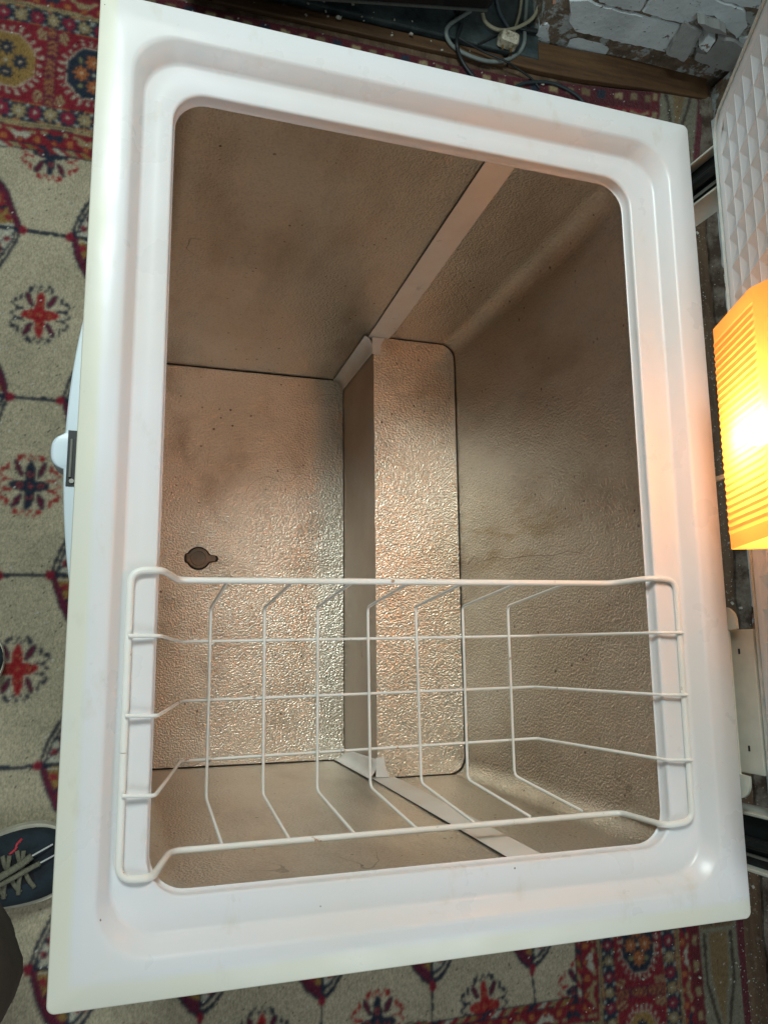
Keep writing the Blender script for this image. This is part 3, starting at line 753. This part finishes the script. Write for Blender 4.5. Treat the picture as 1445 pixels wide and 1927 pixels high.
# flat border out to the first ring
bd0 = lidring(.024, .030, -.0005)
for i in range(ns):
    for j in range(nyp):
        a, b = s0 + i * PS, s0 + (i + 1) * PS; c, d = y0e + j * PYP, y0e + (j + 1) * PYP; e = .0009
        n0 = len(g.v)
        for p in ((a + e, c + e, -.0006), (b - e, c + e, -.0006), (b - e, d - e, -.0006), (a + e, d - e, -.0006), ((a + b) / 2, (c + d) / 2, -.0042),
                  (a, c, -.0001), (b, c, -.0001), (b, d, -.0001), (a, d, -.0001)): g.v.append(lp(*p))
        for q in ((5, 6, 1, 0), (6, 7, 2, 1), (7, 8, 3, 2), (8, 5, 0, 3), (0, 1, 4), (1, 2, 4), (2, 3, 4), (3, 0, 4)): g.f.append(tuple(n0 + k for k in q))
# frame between pyramids and border
B0 = [(s0, y0e), (x1e, y0e), (x1e, y1e), (s0, y1e)]
def strip(p, q, r_, s_):
    n0 = len(g.v)
    for a in (p, q, r_, s_): g.v.append(lp(a[0], a[1], -.0004))
    g.f.append((n0, n0 + 1, n0 + 2, n0 + 3))
strip((.0175, LY0 + .02), (s0, LY0 + .02), (s0, LY1 - .02), (.0175, LY1 - .02))
strip((x1e, LY0 + .02), (LS - .0175, LY0 + .02), (LS - .0175, LY1 - .02), (x1e, LY1 - .02))
strip((s0, LY0 + .0175), (x1e, LY0 + .0175), (x1e, y0e), (s0, y0e)); strip((s0, y1e), (x1e, y1e), (x1e, LY1 - .0175), (s0, LY1 - .0175))
g.make('inner_panel', LIDP, lid)
GASK = plain('gasket_rubber', (.48, .52, .49), .5)
g = G(); g.tube([lp(x, y, .0015) for x, y, _ in rrect(.008, LS - .008, LY0 + .008, LY1 - .008, .03, 0, 8)] + [lp(LS - .008, LY1 - .038, .0015)], .0022, 6); g.make('gasket', GASK, lid)
# lamp on the lid: ribbed translucent cover with the bulb inside
def m_cover():
    t = NT('amber_lamp_cover'); t.n.remove(t.b)
    d = t.add('ShaderNodeBsdfTranslucent'); d.inputs[0].default_value = (1, .67, .28, 1)
    f = t.add('ShaderNodeBsdfDiffuse'); f.inputs[0].default_value = (.85, .58, .34, 1)
    tr = t.add('ShaderNodeBsdfTransparent'); tr.inputs[0].default_value = (1, .86, .62, 1)
    m1 = t.add('ShaderNodeMixShader'); m1.inputs[0].default_value = .72; t.link(f.outputs[0], m1.inputs[1]); t.link(d.outputs[0], m1.inputs[2])
    m2 = t.add('ShaderNodeMixShader'); m2.inputs[0].default_value = .13; t.link(m1.outputs[0], m2.inputs[1]); t.link(tr.outputs[0], m2.inputs[2])
    t.link(m2.outputs[0], t.out.inputs[0]); return t.m
COVER = m_cover()
LY = (.3845, .6215)
cprof = [(.094, .000, 0), (.0965, .044, 0), (.100, .0475, 0), (.198, .0400, .0), (.206, .0390, .001), (.350, .0330, .040), (.362, .000, .042)]
g = G(); R = []
nr = 64; nc = len(cprof)
for i in range(nr + 1):
    row = []
    for k, (s, h, dy) in enumerate(cprof):
        y = LY[0] + (LY[1] - dy - LY[0]) * i / nr; rib = .0012 * (i % 2) if 3 < i < nr - 3 and k in (1, 2, 3) else 0
        row.append(lp(s, y, h + rib))
    R.append(row)
g.rings(R, False, False, False)
g.f.append(tuple(range(nc))); g.f.append(tuple(reversed(range(nr * nc, nr * nc + nc))))
cov = g.make('lamp_cover', COVER, lid)
t = NT('lit_bulb'); t.n.remove(t.b); em = t.add('ShaderNodeEmission'); em.inputs[0].default_value = (1, .47, .15, 1); em.inputs[1].default_value = 118
t.link(em.outputs[0], t.out.inputs[0]); BULB = t.m
g = G(); g.tube([lp(s, .492, .024) for s in (.125, .133, .145, .185, .208, .220)], [.004, .0085, .0105, .0105, .007, .003], 14)
g.make('bulb', BULB, lid, smooth=True)
# ---------------------------------------------------------------- hinges
def hinge(y0, y1, parent=fz):
    g = G(); t_ = .0035; z0, z1 = -.22, .026
    x0, x1 = .7228, .762
    def slab(a, b, c, d):        # follows the lean of the lid above the pivot
        P = []
        for z in (z0, .005, z1):
            sh_ = 0 if z <= .02 else 0.0
            P.append([(a + sh_, c, z), (b + sh_, c, z), (b + sh_, d, z), (a + sh_, d, z)])
        g.rings(P, True, True, True)
    slab(x0, x1, y0, y0 + t_); slab(x0, x1, y1 - t_, y1); slab(x1 - t_, x1, y0 + t_, y1 - t_)
    h = bevel(g.make('hinge', HINGEW, parent), .0008, 1)
    g = G(); g.box(x0 + .012, x1 - t_ - .001, y0 + t_ + .0004, y1 - t_ - .0004, z0, .018); g.make('hinge_block', DARKIN, h)
    g = G(); g.tube([(x0 + .008, y0 + .016, -.2), (x0 + .008, y0 + .016, .022)], .0020, 8); g.make('hinge_rod', STEELP, h)
    g = G(); g.tube([(x0 + .006, y0 + .030, -.19), (x0 + .006, y0 + .030, .016)], .0065, 10); g.make('spring', DARKIN, h)
hinge(.845, .9040); hinge(.0395, .1035)
# back plate with the wiring cover
g = G(); P = [(y, z) for _, y, z in [(0, .1225, -.30), (0, .3300, -.30)]]
def platepoly(y0, y1, z0, z1, r):
    out = [(y0, z0), (y1, z0)]
    for k in range(7): a = math.radians(90 * k / 6); out.append((y1 - r + r * math.cos(a), z1 - r + r * math.sin(a)))
    for k in range(7): a = math.radians(90 + 90 * k / 6); out.append((y0 + r + r * math.cos(a), z1 - r + r * math.sin(a)))
    return out
pp = [(.1215, -.30), (.3315, -.30)] + [(.3315 - .018 + .018 * math.cos(math.radians(15 * k)), -.0125 + .018 * math.sin(math.radians(15 * k))) for k in range(7)] + \
     [(.3065, .0055), (.3055, -.009), (.1475, -.009), (.1465, .0055)] + [(.1395 + .018 * math.cos(math.radians(90 + 15 * k)), -.0125 + .018 * math.sin(math.radians(90 + 15 * k))) for k in range(7)]
g.rings([[(x, y, z) for y, z in pp] for x in (.7045, .7075)], True, True, True); bp_ = g.make('back_plate', HINGEW, fz)
g = G(); g.box(.7160, .745, .1475, .3060, -.30, .0165); wc = bevel(g.make('wiring_cover', HINGEW, fz), .0012)
for u, v in ((1391, 1226), (1410, 1409)):
    d = Matrix(CR) @ Vector(((u - 722.5) / FPX, -(v - 963.5) / FPX, -1)); tt = (.7160 - CC[0]) / d.x; p = Vector(CC) + d * tt
    g = G(); g.box(.7153, .7167, p.y - .0030, p.y + .0030, p.z - .0012, p.z + .0012); g.make('slot', DARKIN, wc)
# latch tongue seen in the gap between rim and lamp
g = G(); g.box(.7062, .7120, .4800, .4850, -.04, .0135); g.make('stay_rod', HINGEW, fz)
# ---------------------------------------------------------------- wire basket
bk = thing('wire_basket', 'shallow white wire basket hanging from the near end of the freezer opening', 'basket', (.35, .23, -.21))
ZL = -.0203 + .0036; ZB = -.088; ZC = -.208
def pz(u, v, z): return tuple(onz(u, v, z))
xl, xr = .0517, .6440
frame = [(xl, .2, ZL), (xl, .3600, ZL), (.079, .3612, ZL), pz(335, 1092, ZB), pz(1150, 1098, -.060), (.612, .3640, ZL), (xr, .3620, ZL),
         (xr, .1010, ZL), (.6095, .0985, ZL), pz(1168, 1530, -.105), pz(320, 1603, ZB - .006), (.079, .0935, ZL), (xl, .0950, ZL), (xl, .1995, ZL)]
g = G(); g.tube(fillet(frame, .013, 6), .0033, 12); g.make('frame_wire', WIRE, bk, smooth=True)
for v0, v1, v2, ul in ((1197, 1208, 1197, 1000), (1347, 1320, 1293, 1005), (1497, 1433, 1390, 1010)):
    a = onz(232, v0, ZL); b = onz(300, v0, ZL); c = onz(340, v1, ZC); d = onz(ul, v2, ZC)
    vr = {1197: 1191, 1347: 1308, 1497: 1431}[v0]
    e = onz(1244, vr, ZL); f_ = onz(1284, vr, ZL)
    g = G(); g.tube(fillet([(xl, a.y, ZL + .0045), (.0795, b.y, ZL + .0045 - .0030), tuple(c), tuple(d), (.6160, e.y, ZL + .0015), (xr + .002, f_.y, ZL + .0045)], .006, 4), .0018, 8)
    g.make('long_wire', WIRE, bk, smooth=True)
ub = [(428, 397, 388, 418), (552, 498, 495, 545), (664, 598, 597, 667), (772, 692, 697, 783), (876, 782, 793, 892), (977, 870, 880, 998), (1070, 955, 968, 1095)]
for i, (a, b, c, d) in enumerate(ub):
    k = i / 6; zt = ZB + (.028) * ((a - 335) / 815) ; zq = ZB - .006 - .011 * ((d - 320) / 848)
    p0 = onz(a, 1094 + 3 * k, zt); p1 = onz(b, 1144 - 3 * k, ZC + .0035); p2 = onz(c, 1503 - 43 * k, ZC + .0035); p3 = onz(d, 1591 - 64 * k, zq)
    g = G(); g.tube(fillet([tuple(p0), tuple(p1), tuple(p2), tuple(p3)], .007, 4), .0018, 8); g.make('cross_wire', WIRE, bk, smooth=True)
for u, v in ((645, 1413), (399, 1212), (396, 1318), (393, 1429)):
    p = onz(u, v, ZC + .001); g = G(); g.tube([tuple(p + Vector((0, 0, -.003))), tuple(p), tuple(p + Vector((0, 0, .0025)))], [.0012, .0034, .0014], 8); g.make('weld', WIRE, bk, smooth=True)

# ---------------------------------------------------------------- appliance, cables, plug
ap = thing('appliance', 'glossy black box-shaped appliance standing on the hearth at the top edge', 'appliance', (.55, 1.95, -.838))
pa = onz(925, 19, -.79); pb = onz(600, -3, -.79)
M = Matrix.Translation((pa.x, pa.y, 0)) @ Matrix.Rotation(math.atan2(pa.y - pb.y, pa.x - pb.x), 4, 'Z')
BLK = plain('black_plastic', (.010, .010, .010), .28); BLK2 = plain('grey_trim', (.10, .11, .10), .4)
g = G(); R = []
for z, i in ((-.790, .004), (-.785, 0), (-.55, 0), (-.545, .006)):
    R.append([tuple(M @ Vector((x, y, z))) for x, y, _ in rrect(-.72 + i, 0 - i, i, .30 - i, .02, 0, 5)])
g.rings(R, True, True, True); g.make('casing', BLK, ap, smooth=False)
g = G(); g.box(-.70, -.012, -.0015, .004, -.794, -.7885, M); g.make('trim_strip', BLK2, ap)
for x in (-.66, -.06):
    for y in (.03, .26):
        c = M @ Vector((x, y, 0)); g = G(); g.tube([(c.x, c.y, -.838), (c.x, c.y, -.788)], .012, 10); g.make('foot', BLK, ap)
def cable(name, px, z, r, mat, label, zs_=None, cat='cable'):
    P = []
    for i, (u, v) in enumerate(px):
        zz = z if zs_ is None else zs_[i]; P.append(tuple(onz(u, v, zz + r)))
    g = G(); g.tube(smooth_path(P), r, 8); o = g.make(name, mat, smooth=True, base=P[0]); tag(o, label, cat); return o
GREYC = plain('grey_cable', (.16, .19, .18), .5); CREAMC = plain('cream_cable', (.36, .34, .23), .5); BLKC = plain('black_cable', (.012, .016, .018), .5)
F2 = -.838
cable('power_cable', [(885, 20), (862, 34), (844, 48), (840, 66), (853, 87), (881, 103), (916, 114), (950, 113), (975, 99), (986, 80), (987, 50), (990, 10), (992, -30)], F2, .0052, GREYC,
      'thick grey cable making a wide loop round the white plug', [F2] * 3 + [F2, -.846, -.846, -.846, -.846, -.846, F2, F2, F2, F2])
cable('power_cable', [(908, 25), (912, 38), (925, 50), (945, 56), (972, 51), (1000, 35), (1012, 14), (1015, -10)], F2 + .010, .0046, CREAMC,
      'cream cable curving in a hook above the white plug')
cable('power_cable', [(982, -20), (980, 5), (977, 25), (971, 46), (965, 62), (962, 70)], F2 + .002, .0038, CREAMC,
      'cream cable running straight down into the top of the white plug')
cable('power_cable', [(868, 45), (861, 64), (860, 85), (866, 107), (881, 132), (905, 160)], -.846, .0048, BLKC,
      'black cable dropping under the freezer inside the left of the grey loop', [F2, F2, F2 + .004, -.846, -.849, -.849])
cable('power_cable', [(863, 70), (880, 80), (911, 97), (949, 113), (972, 127), (1000, 147), (1015, 165)], -.842, .0026, BLKC,
      'thin black cable running diagonally beneath the white plug', [F2 + .011, F2 + .011, -.836, -.830, -.840, -.848, -.849])
cable('power_cable', [(900, 82), (915, 75), (934, 66), (955, 58), (980, 53)], F2, .0026, BLKC,
      'short black cable behind the white plug')
cable('power_cable', [(960, 170), (985, 156), (1030, 154), (1061, 164), (1090, 183), (1105, 205)], -.849, .0042, plain('teal_cable', (.02, .032, .036), .5),
      'dark cable lying on the rug by the brick wall timber')
cable('power_cable', [(932, -10), (938, 18), (948, 38), (957, 52)], F2, .004, plain('blue_grey_cable', (.09, .12, .14), .5),
      'blue grey cable beside the corner of the black appliance')
pp0 = onz(977, 53, F2 + .01); pp1 = onz(1010, 58, F2 + .01)
g = G(); g.tube([tuple(pp0), tuple(pp0.lerp(pp1, .3)), tuple(pp0.lerp(pp1, .35)), tuple(pp1)], [.0028, .004, .0062, .0062], 10)
tag(g.make('connector', BLKC, base=tuple(pp0)), 'small black cable connector right of the white plug', 'connector')
pg = thing('plug', 'grubby cream white mains plug lying inside the looped grey cable', 'plug', tuple(onz(952, 88, F2)))
t = NT('grubby_plastic'); c_ = t.mix(t.ramp(t.noise(70, 6, .7), [(.45, 0.), (.62, 1.)]), (.50, .47, .36), (.14, .12, .07)); PLG = t.set(color=c_, rough=.5)
pc = onz(950, 90, F2); M = Matrix.Translation((pc.x, pc.y + .006, 0)) @ Matrix.Rotation(math.radians(-8), 4, 'Z')
g = G(); R = []
for z, i in ((F2 + .004, .002), (F2 + .006, 0), (F2 + .030, .001), (F2 + .034, .005)):
    R.append([tuple(M @ Vector((x, y, z))) for x, y, _ in rrect(-.024 + i, .024 - i, -.013 + i, .020 - i, .006, 0, 4)])
g.rings(R, True, True, True); g.make('plug_body', PLG, pg, smooth=False)
for dx_, l_ in ((-.011, .012), (.011, .012)):
    c = M @ Vector((dx_, -.013, F2 + .014)); d = M @ Vector((dx_, -.013 - l_, F2 + .014)); g = G(); g.tube([tuple(c), tuple(d)], .0022, 6); g.make('pin', plain('brass', (.45, .28, .10), .35, .9), pg)

# ---------------------------------------------------------------- person: trousers and trainers
ps = thing('person', 'person in dark brown trousers and navy trainers standing at the freezer front', 'person', (-.2, .05, -.85))
TR = NT('brown_trousers'); c_ = TR.mix(TR.ramp(TR.noise(14, 5), [(.3, 0.), (.7, 1.)]), (.040, .026, .016), (.075, .052, .034))
TROU = TR.set(color=c_, rough=.9, normal=TR.bump(TR.noise(300, 2), .6, .001))
V = [(-.30, .10, .02), (-.285, .10, .14), (-.23, .00, -.02), (-.128, -.080, -.34), (-.125, -.094, -.45), (-.185, -.110, -.66), (-.215, -.105, -.765),
     (-.34, .20, -.02), (-.285, .270, -.38), (-.315, .275, -.70), (-.325, .278, -.79)]
E_ = [(0, 1), (0, 2), (2, 3), (3, 4), (4, 5), (5, 6), (0, 7), (7, 8), (8, 9), (9, 10)]
rad = [.125, .13, .105, .090, .088, .082, .080, .105, .085, .078, .075]
me = bpy.data.meshes.new('trousers'); b0 = BASE[ps.name]
me.from_pydata([tuple(Vector(v) - b0) for v in V], E_, []); me.materials.append(TROU)
to = bpy.data.objects.new('trousers', me); COL.objects.link(to); to.parent = ps
sk = to.modifiers.new('skin', 'SKIN'); sk.use_smooth_shade = True
for i, r in enumerate(rad):
    me.skin_vertices[0].data[i].radius = (r, r)
me.skin_vertices[0].data[0].use_root = True
sb = to.modifiers.new('sub', 'SUBSURF'); sb.levels = 3; sb.render_levels = 3
tx = bpy.data.textures.new('folds', 'CLOUDS'); tx.noise_scale = .09
dp = to.modifiers.new('folds', 'DISPLACE'); dp.texture = tx; dp.strength = .014; dp.mid_level = .5
SHOE = NT('navy_suede'); c_ = SHOE.mix(SHOE.ramp(SHOE.noise(18, 4), [(.35, 0.), (.62, 1.)]), (.004, .006, .009), (.014, .028, .038)); SHOEM = SHOE.set(color=c_, rough=.85, normal=SHOE.bump(SHOE.noise(180, 3), .8, .0015))
LACE = plain('lace_cotton', (.17, .165, .115), .9, 0, .25, 300, .001, 500); REDT = plain('red_trim', (.45, .03, .05), .6); TONG = plain('black_tongue', (.008, .008, .010), .9)
def shoe(tx_, ty, ang, Ls=.285, lacing=True, k=1.15):
    Mx = Matrix.Translation((tx_, ty, -.8485)) @ Matrix.Rotation(ang, 4, 'Z') @ Matrix.Scale(k, 4)    # toe at origin, heel towards -x
    def half(u):      # half widths along the length, u=0 toe .. 1 heel
        a = .052 * math.sqrt(max(0, 1 - (1 - min(1, u / .24)) ** 2.3)) if u < .24 else .052 - .016 * (.5 - .5 * math.cos(math.pi * min(1, (u - .24) / .42)))
        if u > .9: a *= math.sqrt(max(.0, 1 - ((u - .9) / .105) ** 2))
        return max(a, .006)
    def topz(u): return (.034 + .012 * min(1, u / .1) + (.045 * ((u - .15) / .45) if u > .15 else 0)) if u < .6 else .091 - .006 * (u - .6)
    us = [.5 - .5 * math.cos(math.pi * q / 44) for q in range(45)]
    s_ = G(); up = G(); R1 = []; R2 = []
    for u in us:
        x = -u * Ls; h = half(u); c = 0.006 * math.sin(u * 2.6); n = 14
        R1.append([tuple(Mx @ Vector((x, c + hh, z))) for hh, z in ((-h * .95, 0), (-h - .005, .006), (-h - .004, .026), (h + .004, .026), (h + .005, .006), (h * .95, 0))])
        row = []
        for k in range(n + 1):
            a = math.pi * k / n; row.append(tuple(Mx @ Vector((x, c + h * math.cos(a) * (.99), .022 + (topz(u) - .022) * math.sin(a) ** .75))))
        R2.append(row)
    s_.rings(R1, True, True, True); s = s_.make('sole', SOLE, ps, smooth=False)
    up.rings(R2, False, False, False); u_ = up.make('shoe_upper', SHOEM, ps, smooth=True)
    if not lacing: return
    def on(u, w, lift=.0015):      # a point on the upper: w in -1..1 across
        h = half(u); a = math.acos(max(-1, min(1, w))); return Mx @ Vector((-u * Ls, .006 * math.sin(u * 2.6) + h * w * .99, .022 + (topz(u) - .022) * math.sin(a) ** .75 + lift))
    g = G(); R = []
    for u in (.21, .27, .33, .4, .47, .54): R.append([tuple(on(u, w, .0012)) for w in (-.36, -.18, 0, .18, .36)])
    g.rings(R, False); g.make('tongue', TONG, u_, smooth=True)
    def flat(path, wd, th_, name='lace', mat=LACE):
        g = G(); P = smooth_path(path, 4); R = []
        for i, p in enumerate(P):
            t_ = (P[min(i + 1, len(P) - 1)] - P[max(0, i - 1)]).normalized(); sd = t_.cross(Vector((0, 0, 1))).normalized()
            R.append([tuple(p + sd * a * wd + Vector((0, 0, b * th_))) for a, b in ((-1, 0), (-.5, 1), (.5, 1), (1, 0), (0, -.6))])
        g.rings(R, True, True, True); return g.make(name, mat, u_, smooth=True)
    for k, u in enumerate((.235, .30, .365, .43, .495)):
        flat([on(u, .50, .001), on(u + .012, .25, .0045), on(u + .028, 0, .006), on(u + .045, -.28, .0045), on(u + .06, -.62, .001)], .0042, .002)
        flat([on(u + .03, .55, .001), on(u + .026, .3, .003), on(u + .012, 0, .0035), on(u, -.3, .003), on(u - .018, -.56, .001)], .0042, .002)
    flat([on(.56, -.25, .012), on(.46, -.12, .015), on(.36, .06, .014), on(.26, .20, .012), on(.20, .33, .009)], .0058, .003)
    flat([on(.56, -.30, .010), on(.44, -.22, .012), on(.34, -.12, .012), on(.24, .0, .010), on(.17, .08, .008)], .0042, .003)
    TIP = plain('lace_tip', (.6, .6, .58), .3)
    for a, b in ((on(.20, .33, .009), on(.10, .55, .006)), (on(.17, .08, .008), on(.06, .30, .004))):
        g = G(); g.tube([tuple(a), tuple(b)], .0014, 6); g.make('lace_tip', TIP, u_)
    for pth in ([(.235, .80), (.262, .70), (.27, .60), (.30, .52)], [(.40, .86), (.37, .74), (.385, .62), (.43, .55)]):
        flat([on(u, w, .0006) for u, w in pth], .0022, .0012, 'red_trim', REDT)
shoe(.006, -.046, math.radians(13))
shoe(-.130, .286, math.radians(6), k=1.12)
